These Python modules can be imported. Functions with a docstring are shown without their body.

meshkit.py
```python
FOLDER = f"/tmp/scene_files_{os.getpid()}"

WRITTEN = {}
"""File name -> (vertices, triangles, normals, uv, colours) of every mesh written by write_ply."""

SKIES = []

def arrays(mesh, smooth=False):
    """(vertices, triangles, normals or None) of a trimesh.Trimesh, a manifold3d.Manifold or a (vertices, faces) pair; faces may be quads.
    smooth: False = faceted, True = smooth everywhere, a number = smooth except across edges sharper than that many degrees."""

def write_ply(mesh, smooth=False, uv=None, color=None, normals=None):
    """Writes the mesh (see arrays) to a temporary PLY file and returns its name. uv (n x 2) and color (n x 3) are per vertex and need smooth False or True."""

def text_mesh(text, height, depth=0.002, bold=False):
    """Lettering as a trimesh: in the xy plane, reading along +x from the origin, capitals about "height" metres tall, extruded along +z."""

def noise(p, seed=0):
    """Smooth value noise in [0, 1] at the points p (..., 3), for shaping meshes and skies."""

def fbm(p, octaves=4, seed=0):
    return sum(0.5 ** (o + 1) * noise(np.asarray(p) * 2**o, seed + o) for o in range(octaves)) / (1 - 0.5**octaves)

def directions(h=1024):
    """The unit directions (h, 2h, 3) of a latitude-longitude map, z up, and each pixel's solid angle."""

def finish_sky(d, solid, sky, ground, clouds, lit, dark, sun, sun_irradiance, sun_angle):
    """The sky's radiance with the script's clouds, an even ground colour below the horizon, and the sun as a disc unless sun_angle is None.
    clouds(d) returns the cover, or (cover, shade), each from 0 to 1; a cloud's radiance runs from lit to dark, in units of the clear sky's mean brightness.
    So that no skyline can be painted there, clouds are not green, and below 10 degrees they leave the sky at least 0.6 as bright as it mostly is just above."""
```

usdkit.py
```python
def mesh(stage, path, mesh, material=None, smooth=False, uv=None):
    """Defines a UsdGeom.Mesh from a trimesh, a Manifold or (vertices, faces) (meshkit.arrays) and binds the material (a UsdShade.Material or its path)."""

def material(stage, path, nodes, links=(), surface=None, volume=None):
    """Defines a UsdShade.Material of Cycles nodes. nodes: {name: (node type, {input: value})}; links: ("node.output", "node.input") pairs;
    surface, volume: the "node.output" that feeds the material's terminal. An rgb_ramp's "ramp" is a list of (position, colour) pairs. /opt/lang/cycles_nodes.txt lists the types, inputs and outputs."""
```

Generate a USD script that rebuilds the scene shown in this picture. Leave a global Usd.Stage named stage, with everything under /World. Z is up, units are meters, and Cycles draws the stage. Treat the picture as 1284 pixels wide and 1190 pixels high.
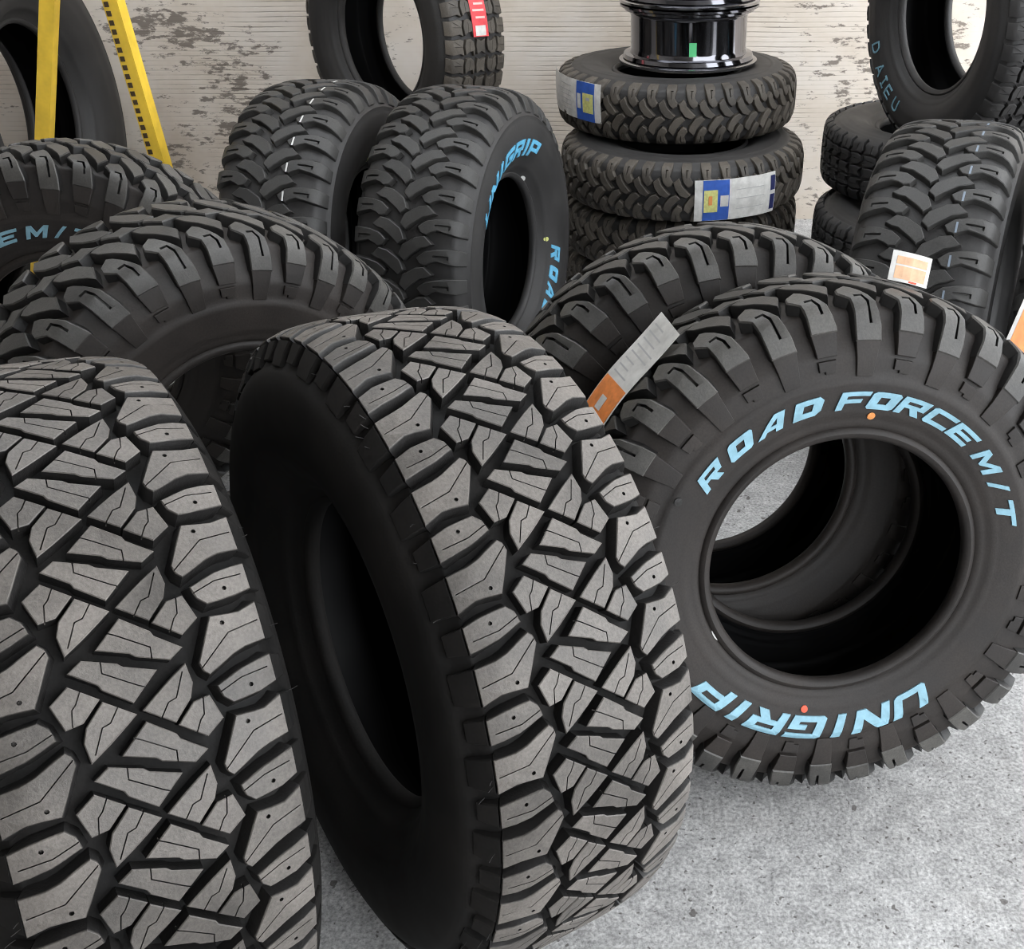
import math
import numpy as np
import shapely.geometry as sg
import trimesh
import manifold3d as m3
import meshkit
import usdkit
from pxr import Usd, UsdGeom, UsdLux, UsdShade, Gf, Sdf, Vt

stage = Usd.Stage.CreateInMemory()
UsdGeom.SetStageUpAxis(stage, 'Z')
UsdGeom.SetStageMetersPerUnit(stage, 1.0)
UsdGeom.Xform.Define(stage, '/World')
stage.SetDefaultPrim(stage.GetPrimAtPath('/World'))
UsdGeom.Scope.Define(stage, '/World/Looks')
rng = np.random.default_rng(7)
rad = math.radians

# ------------------------------------------------------------------ camera
# a phone picture cropped off-centre: the lens axis meets the picture at (788, 655.5)
F_PX, CX, CY, CAM_H, PITCH = 1307.8, 788.0, 655.5, 1.317, 33.648
cam = UsdGeom.Camera.Define(stage, '/World/camera')
cam.CreateHorizontalApertureAttr(36.0)
cam.CreateVerticalApertureAttr(36.0 * 1190 / 1284)
cam.CreateFocalLengthAttr(F_PX / 1284 * 36.0)
cam.CreateHorizontalApertureOffsetAttr((642 - CX) / 1284 * 36.0)
cam.CreateVerticalApertureOffsetAttr((CY - 595) / 1284 * 36.0)
cam.CreateClippingRangeAttr(Gf.Vec2f(0.05, 200))
cam.AddTranslateOp().Set(Gf.Vec3d(0, 0, CAM_H))
cam.AddRotateXOp().Set(90 - PITCH)
cam.CreateExposureAttr(-0.6)

# ------------------------------------------------------------------ light: overcast daylight through the open front and right of the shop
dome = UsdLux.DomeLight.Define(stage, '/World/sky')
sky = usdkit.material(stage, '/World/Looks/sky_light', {
    'tc': ('texture_coordinate', {}),
    'map': ('mapping', {'scale': (1, 1, 1.6)}),
    'n': ('noise_texture', {'scale': 2.2, 'detail': 4, 'roughness': .55}),
    'r': ('rgb_ramp', {'ramp': [(.35, (.80, .88, 1.0)), (.65, (1.0, 1.0, 1.0))]}),
    'b': ('background_shader', {'strength': 2.6})},
    [('tc.generated', 'map.vector'), ('map.vector', 'n.vector'), ('n.fac', 'r.fac'), ('r.color', 'b.color')], surface='b.background')
dome.CreateColorAttr(Gf.Vec3f(.93, .965, 1.0))
dome.CreateIntensityAttr(2.6)

# ------------------------------------------------------------------ names, labels
used = {}


def numbered(parent, name):
    k = used.get((parent, name), 0)
    used[(parent, name)] = k + 1
    return f'{parent}/{name}' + (f'_{k:03d}' if k else '')


def tag(p, label=None, cat=None, group=None, kind=None):
    p = p.GetPrim() if hasattr(p, 'GetPrim') else p
    for k, v in (('label', label), ('category', cat), ('group', group), ('kind', kind)):
        if v:
            p.SetCustomDataByKey(k, v)
    return p


def obj(name, mesh, mat, parent=None, smooth=False):
    pp = str(parent.GetPath()) if parent is not None else '/World'
    return usdkit.mesh(stage, numbered(pp, name), mesh, mat, smooth=smooth).GetPrim()


def raw(name, v, f, n, mat, parent):
    m = UsdGeom.Mesh.Define(stage, numbered(str(parent.GetPath()), name))
    m.CreatePointsAttr(Vt.Vec3fArray.FromNumpy(v.astype(np.float32)))
    m.CreateFaceVertexCountsAttr(Vt.IntArray.FromNumpy(np.full(len(f), 3, np.int32)))
    m.CreateFaceVertexIndicesAttr(Vt.IntArray.FromNumpy(f.astype(np.int32).ravel()))
    m.CreateSubdivisionSchemeAttr('none')
    if n is not None:
        m.CreateNormalsAttr(Vt.Vec3fArray.FromNumpy(n.astype(np.float32)))
        m.SetNormalsInterpolation('vertex')
    UsdShade.MaterialBindingAPI.Apply(m.GetPrim()).Bind(mat)
    return m.GetPrim()


def thing(name, label, cat, M=None, group=None):
    x = UsdGeom.Xform.Define(stage, numbered('/World', name))
    if M is not None:
        x.AddTransformOp().Set(Gf.Matrix4d(np.asarray(M, float).T.tolist()))
    return tag(x, label, cat, group)


def dup(src, label, M, group=None, cat=None, inst=True):
    base = src.GetName()
    x = UsdGeom.Xform.Define(stage, numbered('/World', base))
    x.GetPrim().GetReferences().AddInternalReference(src.GetPath())
    x.ClearXformOpOrder()
    x.AddTransformOp(opSuffix='place').Set(Gf.Matrix4d(np.asarray(M, float).T.tolist()))
    x.GetPrim().SetInstanceable(inst)
    was = src.GetCustomData()
    return tag(x, label, cat or was.get('category'), group or was.get('group'))


# ------------------------------------------------------------------ materials
def rubber(name, dark, dust, amount, rough=(.5, .7), bump=.15, spec=.45, worn=False):
    return usdkit.material(stage, '/World/Looks/' + name, {
        'tc': ('texture_coordinate', {}),
        'n1': ('noise_texture', {'scale': 9, 'detail': 5, 'roughness': .62}),
        'n2': ('noise_texture', {'scale': 320, 'detail': 3, 'roughness': .6}),
        'oi': ('object_info', {}),
        'v': ('map_range', {'from_min': 0, 'from_max': 1, 'to_min': -.10, 'to_max': .10}),
        'a': ('math', {'math_type': 'add'}),
        'r': ('map_range', {'from_min': .32, 'from_max': .72, 'to_min': amount[0], 'to_max': amount[1], 'clamp': True}),
        'sp': ('map_range', {'from_min': .3, 'from_max': .8, 'to_min': .72, 'to_max': 1.35}),
        'c': ('mix_color', {'a': dark, 'b': dust}),
        'cm': ('mix_color', {'blend_type': 'multiply', 'fac': .75}),
        'ro': ('map_range', {'from_min': .3, 'from_max': .7, 'to_min': rough[0], 'to_max': rough[1]}),
        'b': ('bump', {'strength': bump, 'distance': .0012}),
        **({'at': ('attribute', {'attribute': 'worn'}), 'aw': ('math', {'math_type': 'multiply'})} if worn else {}),
        'p': ('principled_bsdf', {'specular_ior_level': spec})},
        ([('at.fac', 'aw.value1'), ('r.result', 'aw.value2'), ('aw.value', 'c.fac')] if worn else [('r.result', 'c.fac')]) +
        [('tc.object', 'n1.vector'), ('tc.object', 'n2.vector'), ('oi.random', 'v.value'), ('n1.fac', 'a.value1'), ('v.result', 'a.value2'),
         ('a.value', 'r.value'), ('n2.fac', 'sp.value'), ('c.result', 'cm.a'), ('sp.result', 'cm.b'),
         ('cm.result', 'p.base_color'), ('n1.fac', 'ro.value'), ('ro.result', 'p.roughness'), ('n2.fac', 'b.height'), ('b.normal', 'p.normal')], surface='p.BSDF')


RB_DUSTY = rubber('rubber_dusty', (.014, .013, .0125), (.180, .163, .147), (.35, 1.0), (.42, .62), .4, worn=True)
RB_DUSTY_SIDE = rubber('rubber_dusty_side', (.010, .0098, .0096), (.028, .025, .023), (.0, .55), (.6, .8), spec=.16)
RB_MT = rubber('rubber_mud_terrain', (.018, .0172, .0168), (.098, .093, .085), (.2, .9), (.40, .58), .25, worn=True)
RB_MT_SIDE = rubber('rubber_mud_terrain_side', (.016, .014, .0132), (.040, .033, .029), (.1, .75), (.50, .66), spec=.32)
RB_MUD = rubber('rubber_mud', (.020, .0195, .019), (.055, .053, .050), (.15, .8), (.45, .62), .25)
RB_SIDE = rubber('rubber_side', (.020, .019, .019), (.038, .036, .035), (.1, .7), (.5, .65))
RB_BROWN = rubber('rubber_brown', (.030, .026, .022), (.105, .090, .073), (.2, .9), (.55, .7), .25)
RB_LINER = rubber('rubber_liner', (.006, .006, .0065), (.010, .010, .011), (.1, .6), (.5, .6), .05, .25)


def plain(name, col, rough=.5, metal=0., spec=.5, noise=0.):
    n = {'p': ('principled_bsdf', {'roughness': rough, 'metallic': metal, 'specular_ior_level': spec, 'base_color': col})}
    l = []
    if noise:
        n.update({'tc': ('texture_coordinate', {}), 'n': ('noise_texture', {'scale': noise, 'detail': 4, 'roughness': .6}),
                  'r': ('map_range', {'from_min': .3, 'from_max': .7, 'to_min': .78, 'to_max': 1.12}),
                  'm': ('mix_color', {'blend_type': 'multiply', 'fac': 1.0, 'a': col, 'use_clamp_result': False})})
        l = [('tc.object', 'n.vector'), ('n.fac', 'r.value'), ('r.result', 'm.b'), ('m.result', 'p.base_color')]
    return usdkit.material(stage, '/World/Looks/' + name, n, l, surface='p.BSDF')


LETTER = plain('letter_blue', (.245, .455, .56), .55, noise=60)
LETTER_B = plain('letter_blue_deep', (.11, .40, .62), .55, noise=60)
LETTER_D = plain('letter_blue_dull', (.16, .32, .40), .6, noise=60)
LETTER_EDGE = plain('letter_edge_blue', (.02, .05, .09), .6)
PAPER = plain('label_paper', (.62, .61, .585), .6, noise=40)
INK = plain('label_ink', (.42, .42, .42), .6)
ORANGE = plain('label_orange', (.80, .24, .05), .45, noise=70)
PALE_OR = plain('label_pale_orange', (.66, .40, .24), .55, noise=70)
BLUE = plain('label_blue', (.035, .11, .46), .4, noise=40)
NAVY = plain('label_navy', (.02, .025, .10), .4)
YELLOWISH = plain('label_yellow', (.62, .62, .22), .5, noise=120)
RED = plain('label_red', (.70, .06, .07), .45, noise=60)
PINKISH = plain('label_pink', (.80, .45, .42), .5)
YELLOW = plain('yellow_paint', (.82, .54, .05), .42, noise=14)
HOLE = plain('hole_dark', (.05, .03, .01), .8)
GLOSS = plain('gloss_black', (.17, .17, .185), .09, 1.0)
LIP = plain('machined_lip', (.28, .28, .29), .16, 1.0)
GREEN = plain('green_tape', (.10, .55, .22), .5)
DOT_OR = plain('dot_orange', (.72, .28, .08), .6)
DOT_RED = plain('dot_red', (.62, .09, .04), .6)
DOT_WH = plain('dot_white', (.62, .62, .60), .6)
DOT_YE = plain('dot_yellow', (.6, .62, .2), .6)

FLOOR_M = usdkit.material(stage, '/World/Looks/concrete', {
    'g': ('geometry', {}),
    'n1': ('noise_texture', {'scale': 1.3, 'detail': 5, 'roughness': .6}),
    'n2': ('noise_texture', {'scale': 26, 'detail': 6, 'roughness': .7}),
    'n3': ('noise_texture', {'scale': 170, 'detail': 3, 'roughness': .65}),
    'n4': ('noise_texture', {'scale': 5.0, 'detail': 6, 'roughness': .7}),
    'wn': ('noise_texture', {'scale': 60, 'detail': 3}),
    'wp': ('mix_vector', {'fac': .022}),
    'vo': ('voronoi_texture', {'scale': 38}),
    'vo2': ('voronoi_texture', {'scale': 120}),
    'r1': ('rgb_ramp', {'ramp': [(.3, (.36, .355, .35)), (.7, (.56, .555, .55))]}),
    'r2': ('map_range', {'from_min': .30, 'from_max': .72, 'to_min': .66, 'to_max': 1.20}),
    'r3': ('map_range', {'from_min': .30, 'from_max': .72, 'to_min': .50, 'to_max': 1.36}),
    'm1': ('mix_color', {'blend_type': 'multiply', 'fac': 1.0, 'use_clamp_result': False}),
    'm2': ('mix_color', {'blend_type': 'multiply', 'fac': 1.0, 'use_clamp_result': False}),
    'sx': ('separate_color', {}), 'sx2': ('separate_color', {}),
    'pk': ('math', {'math_type': 'greater_than', 'value2': .90}),
    'pd': ('math', {'math_type': 'less_than', 'value2': .22}),
    'pp': ('math', {'math_type': 'multiply'}),
    'pk2': ('math', {'math_type': 'greater_than', 'value2': .86}),
    'pd2': ('math', {'math_type': 'less_than', 'value2': .28}),
    'pp2': ('math', {'math_type': 'multiply'}),
    'pm': ('math', {'math_type': 'maximum'}),
    'pa': ('math', {'math_type': 'multiply', 'value2': .78}),
    'm3': ('mix_color', {'b': (.085, .075, .07)}),
    'st': ('map_range', {'from_min': .56, 'from_max': .78, 'to_min': 0, 'to_max': .28, 'clamp': True}),
    'm4': ('mix_color', {'b': (.22, .19, .165)}),
    'h': ('math', {'math_type': 'subtract'}),
    'hb': ('math', {'math_type': 'multiply_add', 'value2': .6}),
    'bp': ('bump', {'strength': .55, 'distance': .003}),
    'p': ('principled_bsdf', {'roughness': .82, 'specular_ior_level': .3})},
    [('g.position', x + '.vector') for x in ('n1', 'n2', 'n3', 'n4', 'wn')] + [('g.position', 'wp.a'), ('wn.color', 'wp.b'), ('wp.result', 'vo.vector'), ('wp.result', 'vo2.vector')] +
    [('n1.fac', 'r1.fac'), ('n2.fac', 'r2.value'), ('n3.fac', 'r3.value'), ('r1.color', 'm1.a'), ('r2.result', 'm1.b'),
     ('m1.result', 'm2.a'), ('r3.result', 'm2.b'), ('vo.color', 'sx.color'), ('sx.r', 'pk.value1'), ('vo.distance', 'pd.value1'),
     ('pk.value', 'pp.value1'), ('pd.value', 'pp.value2'), ('vo2.color', 'sx2.color'), ('sx2.r', 'pk2.value1'), ('vo2.distance', 'pd2.value1'),
     ('pk2.value', 'pp2.value1'), ('pd2.value', 'pp2.value2'), ('pp.value', 'pm.value1'), ('pp2.value', 'pm.value2'), ('pm.value', 'pa.value1'),
     ('n4.fac', 'st.value'), ('st.result', 'm4.fac'), ('m2.result', 'm4.a'),
     ('m4.result', 'm3.a'), ('pa.value', 'm3.fac'), ('m3.result', 'p.base_color'),
     ('n3.fac', 'hb.value1'), ('n2.fac', 'hb.value3'), ('hb.value', 'h.value1'), ('pm.value', 'h.value2'), ('h.value', 'bp.height'), ('bp.normal', 'p.normal')], surface='p.BSDF')

WALL_M = usdkit.material(stage, '/World/Looks/whitewashed_wall', {
    'g': ('geometry', {}),
    'sep': ('separate_xyz', {}),
    'wob': ('noise_texture', {'scale': 2.0, 'detail': 2}),
    'zz': ('math', {'math_type': 'multiply_add', 'value2': .012}),
    'sc': ('math', {'math_type': 'multiply', 'value2': 60.0}),
    'fr': ('math', {'math_type': 'fraction'}),
    'pp': ('math', {'math_type': 'pingpong', 'value2': .5}),
    'gr': ('map_range', {'from_min': .0, 'from_max': .16, 'to_min': 1, 'to_max': 0, 'clamp': True}),
    'nm': ('noise_texture', {'scale': 1.15, 'detail': 4, 'roughness': .6}),
    'mk': ('map_range', {'from_min': .46, 'from_max': .60, 'to_min': .04, 'to_max': .62, 'clamp': True}),
    'gm': ('math', {'math_type': 'multiply'}),
    'mpb': ('mapping', {'scale': (5, 5, 26)}),
    'nb': ('noise_texture', {'scale': 1.0, 'detail': 3, 'roughness': .6}),
    'kb': ('map_range', {'from_min': .40, 'from_max': .60, 'to_min': .25, 'to_max': 1.0, 'clamp': True}),
    'gm2': ('math', {'math_type': 'multiply'}),
    'c0': ('rgb_ramp', {'ramp': [(.3, (.55, .465, .38)), (.5, (.67, .595, .515)), (.72, (.73, .675, .62))]}),
    'n5': ('noise_texture', {'scale': 2.6, 'detail': 7, 'roughness': .62}),
    'c1': ('mix_color', {'b': (.16, .125, .095)}),
    'mp': ('mapping', {'scale': (17, 17, 48)}),
    'np': ('noise_texture', {'scale': 1.0, 'detail': 6, 'roughness': .68}),
    'na': ('noise_texture', {'scale': 1.7, 'detail': 3, 'roughness': .55}),
    'ad': ('math', {'math_type': 'multiply_add', 'value2': .8}),
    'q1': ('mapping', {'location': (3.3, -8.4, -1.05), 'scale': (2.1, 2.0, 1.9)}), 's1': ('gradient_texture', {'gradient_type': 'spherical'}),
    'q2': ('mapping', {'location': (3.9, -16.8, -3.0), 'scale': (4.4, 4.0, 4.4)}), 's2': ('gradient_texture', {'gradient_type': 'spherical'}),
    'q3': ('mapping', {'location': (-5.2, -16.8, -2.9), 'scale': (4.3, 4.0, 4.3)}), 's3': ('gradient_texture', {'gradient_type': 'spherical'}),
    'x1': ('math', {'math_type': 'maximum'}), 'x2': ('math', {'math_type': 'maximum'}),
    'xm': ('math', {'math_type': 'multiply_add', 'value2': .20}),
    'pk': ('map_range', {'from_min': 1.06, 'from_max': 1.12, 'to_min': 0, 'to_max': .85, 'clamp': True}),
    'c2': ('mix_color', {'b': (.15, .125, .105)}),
    'hh': ('math', {'math_type': 'multiply', 'value2': -1.0}),
    'bp': ('bump', {'strength': .5, 'distance': .004}),
    'p': ('principled_bsdf', {'roughness': .75, 'specular_ior_level': .3})},
    [('g.position', 'sep.vector'), ('g.position', 'wob.vector'), ('wob.fac', 'zz.value1'), ('sep.z', 'zz.value3'), ('zz.value', 'sc.value1'), ('sc.value', 'fr.value1'),
     ('fr.value', 'pp.value1'), ('pp.value', 'gr.value'), ('g.position', 'nm.vector'), ('nm.fac', 'mk.value'), ('gr.result', 'gm.value1'), ('mk.result', 'gm.value2'),
     ('g.position', 'mpb.vector'), ('mpb.vector', 'nb.vector'), ('nb.fac', 'kb.value'), ('gm.value', 'gm2.value1'), ('kb.result', 'gm2.value2'),
     ('g.position', 'n5.vector'), ('n5.fac', 'c0.fac'), ('c0.color', 'c1.a'), ('gm2.value', 'c1.fac'),
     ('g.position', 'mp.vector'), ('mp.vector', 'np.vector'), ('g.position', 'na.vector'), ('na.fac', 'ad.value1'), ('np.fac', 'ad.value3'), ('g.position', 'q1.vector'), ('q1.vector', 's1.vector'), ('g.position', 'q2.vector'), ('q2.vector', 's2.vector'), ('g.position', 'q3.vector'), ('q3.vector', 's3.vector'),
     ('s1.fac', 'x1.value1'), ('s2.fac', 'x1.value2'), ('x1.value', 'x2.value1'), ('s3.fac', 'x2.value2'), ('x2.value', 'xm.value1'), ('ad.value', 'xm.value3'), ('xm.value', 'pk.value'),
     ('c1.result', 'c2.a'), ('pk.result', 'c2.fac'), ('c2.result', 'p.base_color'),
     ('gm2.value', 'hh.value1'), ('hh.value', 'bp.height'), ('bp.normal', 'p.normal')], surface='p.BSDF')
PLASTER = plain('dim_plaster', (.30, .28, .26), .85, noise=3)
ROOF_M = plain('roof_sheet', (.32, .31, .30), .8, noise=2)

# ------------------------------------------------------------------ the room shell
X0, X1, YB, YF, ZC = -2.75, 4.4, 4.2, -1.3, 3.3


def box(x0, x1, y0, y1, z0, z1):
    b = trimesh.creation.box((x1 - x0, y1 - y0, z1 - z0))
    b.apply_translation(((x0 + x1) / 2, (y0 + y1) / 2, (z0 + z1) / 2))
    return b


def struct(name, mesh, mat, label):
    return tag(obj(name, mesh, mat), label, 'room', kind='structure')


struct('floor', box(X0 - 3, X1 + 5, YF - 6, YB + .2, -.15, 0), FLOOR_M, 'rough grey concrete floor with dark pits and specks')
struct('wall_back', box(X0 - .2, X1 + .2, YB, YB + .2, 0, ZC), WALL_M, 'whitewashed back wall with peeling paint and fine horizontal grooves')
struct('wall_left', box(X0 - .2, X0, YF, YB, 0, ZC), PLASTER, 'plain plaster side wall left of the tires')
struct('wall_front', box(X0 - .2, .7, YF - .2, YF, 0, ZC), PLASTER, 'front wall beside the wide shop opening, behind the viewer')
struct('ceiling', trimesh.util.concatenate([box(X0 - .2, 2.7, YF - .2, 1.9, ZC, ZC + .12), box(X0 - .2, 2.7, 3.3, YB + .2, ZC, ZC + .12), box(X0 - .2, -2.3, 1.9, 3.3, ZC, ZC + .12)] +
                                           [box(x, x + .06, 1.9, 3.3, ZC, ZC + .12) for x in (-1.1, .1, 1.3, 2.5)]), ROOF_M, 'flat roof over the tire shop with a strip of open skylights')


# ------------------------------------------------------------------ tires
class Tire:
    """A tire in its own frame: the axle lies along -y (the front face looks to -y), the tread rests on z = 0."""

    def __init__(s, R, top, depth, tw, flat=False):
        s.R, s.flat = R, flat
        pts = np.array(top, float)
        d = np.r_[0, np.cumsum(np.hypot(*np.diff(pts, axis=0).T))]
        s.smax, s.s_ctl, s.pts, s.depth, s.tw = d[-1], d, pts, depth, tw
        from scipy.interpolate import PchipInterpolator
        s.fl, s.fr = PchipInterpolator(d, pts[:, 0]), PchipInterpolator(d, pts[:, 1])
        s.half = pts[:, 0].max()

    def curve(s, u):
        a = np.clip(np.abs(u), 0, s.smax)
        sg_ = np.where(u < 0, -1.0, 1.0)
        e = 1e-4
        l, r = s.fl(a), s.fr(a)
        dl, dr = s.fl(np.minimum(a + e, s.smax)) - s.fl(np.maximum(a - e, 0)), s.fr(np.minimum(a + e, s.smax)) - s.fr(np.maximum(a - e, 0))
        n = np.hypot(dl, dr)
        nl, nr = -dr / n, dl / n
        return sg_ * l, r, sg_ * nl, nr

    def d(s, u):
        return np.interp(np.abs(u), *s.depth)

    def place(s, lat, r, th):
        if s.flat:
            return np.stack([r * np.cos(th), r * np.sin(th), lat + s.half], -1)
        return np.stack([r * np.cos(th), -lat, r * np.sin(th) + s.R], -1)

    def wrap(s, p, th0=0.0, kd=True):
        """flat block coordinates (v along the tread, u across, h above the tread surface) to the tire"""
        v, u, h = p[:, 0], p[:, 1], p[:, 2]
        l, r, nl, nr = s.curve(u)
        if kd:
            h = np.where(h < 0, h * (s.d(u) + .002) / .016, h)
        return s.place(l + nl * h, r + nr * h, th0 + v / s.R)

    def turn(s, P, a):
        c, q = math.cos(a), math.sin(a)
        Q = P.copy()
        if s.flat:
            Q[:, 0], Q[:, 1] = c * P[:, 0] - q * P[:, 1], q * P[:, 0] + c * P[:, 1]
        else:
            z = P[:, 2] - s.R
            Q[:, 0], Q[:, 2] = c * P[:, 0] - q * z, q * P[:, 0] + c * z + s.R
        return Q

    def spin(s, P, a):          # for normals
        c, q = math.cos(a), math.sin(a)
        Q = P.copy()
        k = 1 if s.flat else 2
        Q[:, 0], Q[:, k] = c * P[:, 0] - q * P[:, k], q * P[:, 0] + c * P[:, k]
        return Q

    def lathe(s, prof, n=144):
        """closed or open profile [(lat, r)] swept round; outward normals for a profile running so that the rubber lies on its right"""
        prof = np.asarray(prof, float)
        th = np.linspace(0, 2 * np.pi, n, endpoint=False)
        k = len(prof)
        V = np.concatenate([s.place(np.full(n, l), np.full(n, r), th) for l, r in prof])
        F = []
        j = np.arange(n)
        j2 = (j + 1) % n
        for i in range(k - 1):
            a, b = i * n, (i + 1) * n
            F += [np.stack([a + j, a + j2, b + j2], 1), np.stack([a + j, b + j2, b + j], 1)]
        return trimesh.Trimesh(V, np.concatenate(F), process=False)


def mitre(P, d):
    P = np.asarray(P, float)
    a, b = P - np.roll(P, 1, 0), np.roll(P, -1, 0) - P
    a /= np.linalg.norm(a, axis=1)[:, None]
    b /= np.linalg.norm(b, axis=1)[:, None]
    na, nb = np.stack([-a[:, 1], a[:, 0]], 1), np.stack([-b[:, 1], b[:, 0]], 1)     # inward for counter-clockwise
    m = na + nb
    q = np.maximum((m * na).sum(1), .45)
    return P + m / q[:, None] * d


def ccw(P):
    P = np.asarray(P, float)
    return P if sg.Polygon(P).exterior.is_ccw else P[::-1]


def block(poly, top=0.0, grow=0.0, cham=.0012, D=.016, draft=.0012, sipes=(), holes=(), sw=.0011, sd=.006, refine=None):
    """A tread block in flat coordinates (v, u, h): bevelled top edges, slanted flanks, sipes and pin holes cut into it."""
    P = ccw(poly)
    if grow:
        P = mitre(P, -grow)
    rings = [(mitre(P, -draft), -D), (P, top - cham), (mitre(P, cham), top)]
    n = len(P)
    V = np.concatenate([np.c_[q, np.full(n, h)] for q, h in rings])
    F = []
    for k in range(2):
        for i in range(n):
            j = (i + 1) % n
            F += [(k * n + i, k * n + j, k * n + n + j), (k * n + i, k * n + n + j, k * n + n + i)]
    cap = m3.triangulate([rings[2][0]])
    capb = m3.triangulate([rings[0][0]])
    F += [tuple(2 * n + np.array(t)) for t in cap] + [tuple(np.array(t)[::-1]) for t in capb]
    M = m3.Manifold(m3.Mesh(np.asarray(V, np.float32), np.asarray(F, np.uint32)))
    if M.is_empty():
        raise ValueError('bad block')
    cut = []
    for line in sipes:
        w = sw
        if isinstance(line, tuple):
            line, w = line
        g = sg.LineString(line).buffer(w / 2, cap_style=2, join_style=2)
        cut.append(m3.CrossSection([np.asarray(g.exterior.coords)[:-1][::-1]], m3.FillRule.NonZero).extrude(sd + .004).translate((0, 0, top - sd)))
    for (v, u, r) in holes:
        cut.append(m3.Manifold.cylinder(.009, r, r, 7).translate((v, u, top - .005)))
    if refine:
        M = M.refine_to_length(refine)
    if cut:
        M = M - m3.Manifold.batch_boolean(cut, m3.OpType.Add)
    me = M.to_mesh()
    return np.array(me.vert_properties[:, :3], float), np.array(me.tri_verts, int)


def set_blocks(t, root, kinds, count, mat, th0, pitch, name='tread_block', worn=False):
    """kinds: flat blocks (v, f); each is wrapped on the tire once and turned round it, every copy a part of its own."""
    made = []
    for v, f in kinds:
        P = t.wrap(v)
        V, F, N = meshkit.arrays(trimesh.Trimesh(P, f, process=False), 32)
        w = None
        if worn:            # 1 on the scuffed face of the block, 0 on its moulded flanks
            U, G, Nf = meshkit.arrays(trimesh.Trimesh(v, f, process=False), 32)
            top = Nf[:, 2] > .7
            w = None if len(U) != len(V) else top
            if w is None:
                V, F, N = P[G] if False else t.wrap(U), G, None
                tri = trimesh.Trimesh(V, G, process=False)
                N = np.zeros_like(V)
                fn_ = np.cross(V[G[:, 1]] - V[G[:, 0]], V[G[:, 2]] - V[G[:, 0]])
                for k in range(3):
                    np.add.at(N, G[:, k], fn_)
                N /= np.linalg.norm(N, axis=1)[:, None] + 1e-12
                w = top
        made.append((V, F, N, w))
    for k in range(count):
        a = th0 + k * pitch
        for V, F, N, w in made:
            p = raw(name, t.turn(V, a), F, t.spin(N, a), mat, root)
            if w is not None:
                UsdGeom.PrimvarsAPI(p).CreatePrimvar('worn', Sdf.ValueTypeNames.FloatArray, 'vertex').Set(Vt.FloatArray.FromNumpy(w.astype(np.float32)))


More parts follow.
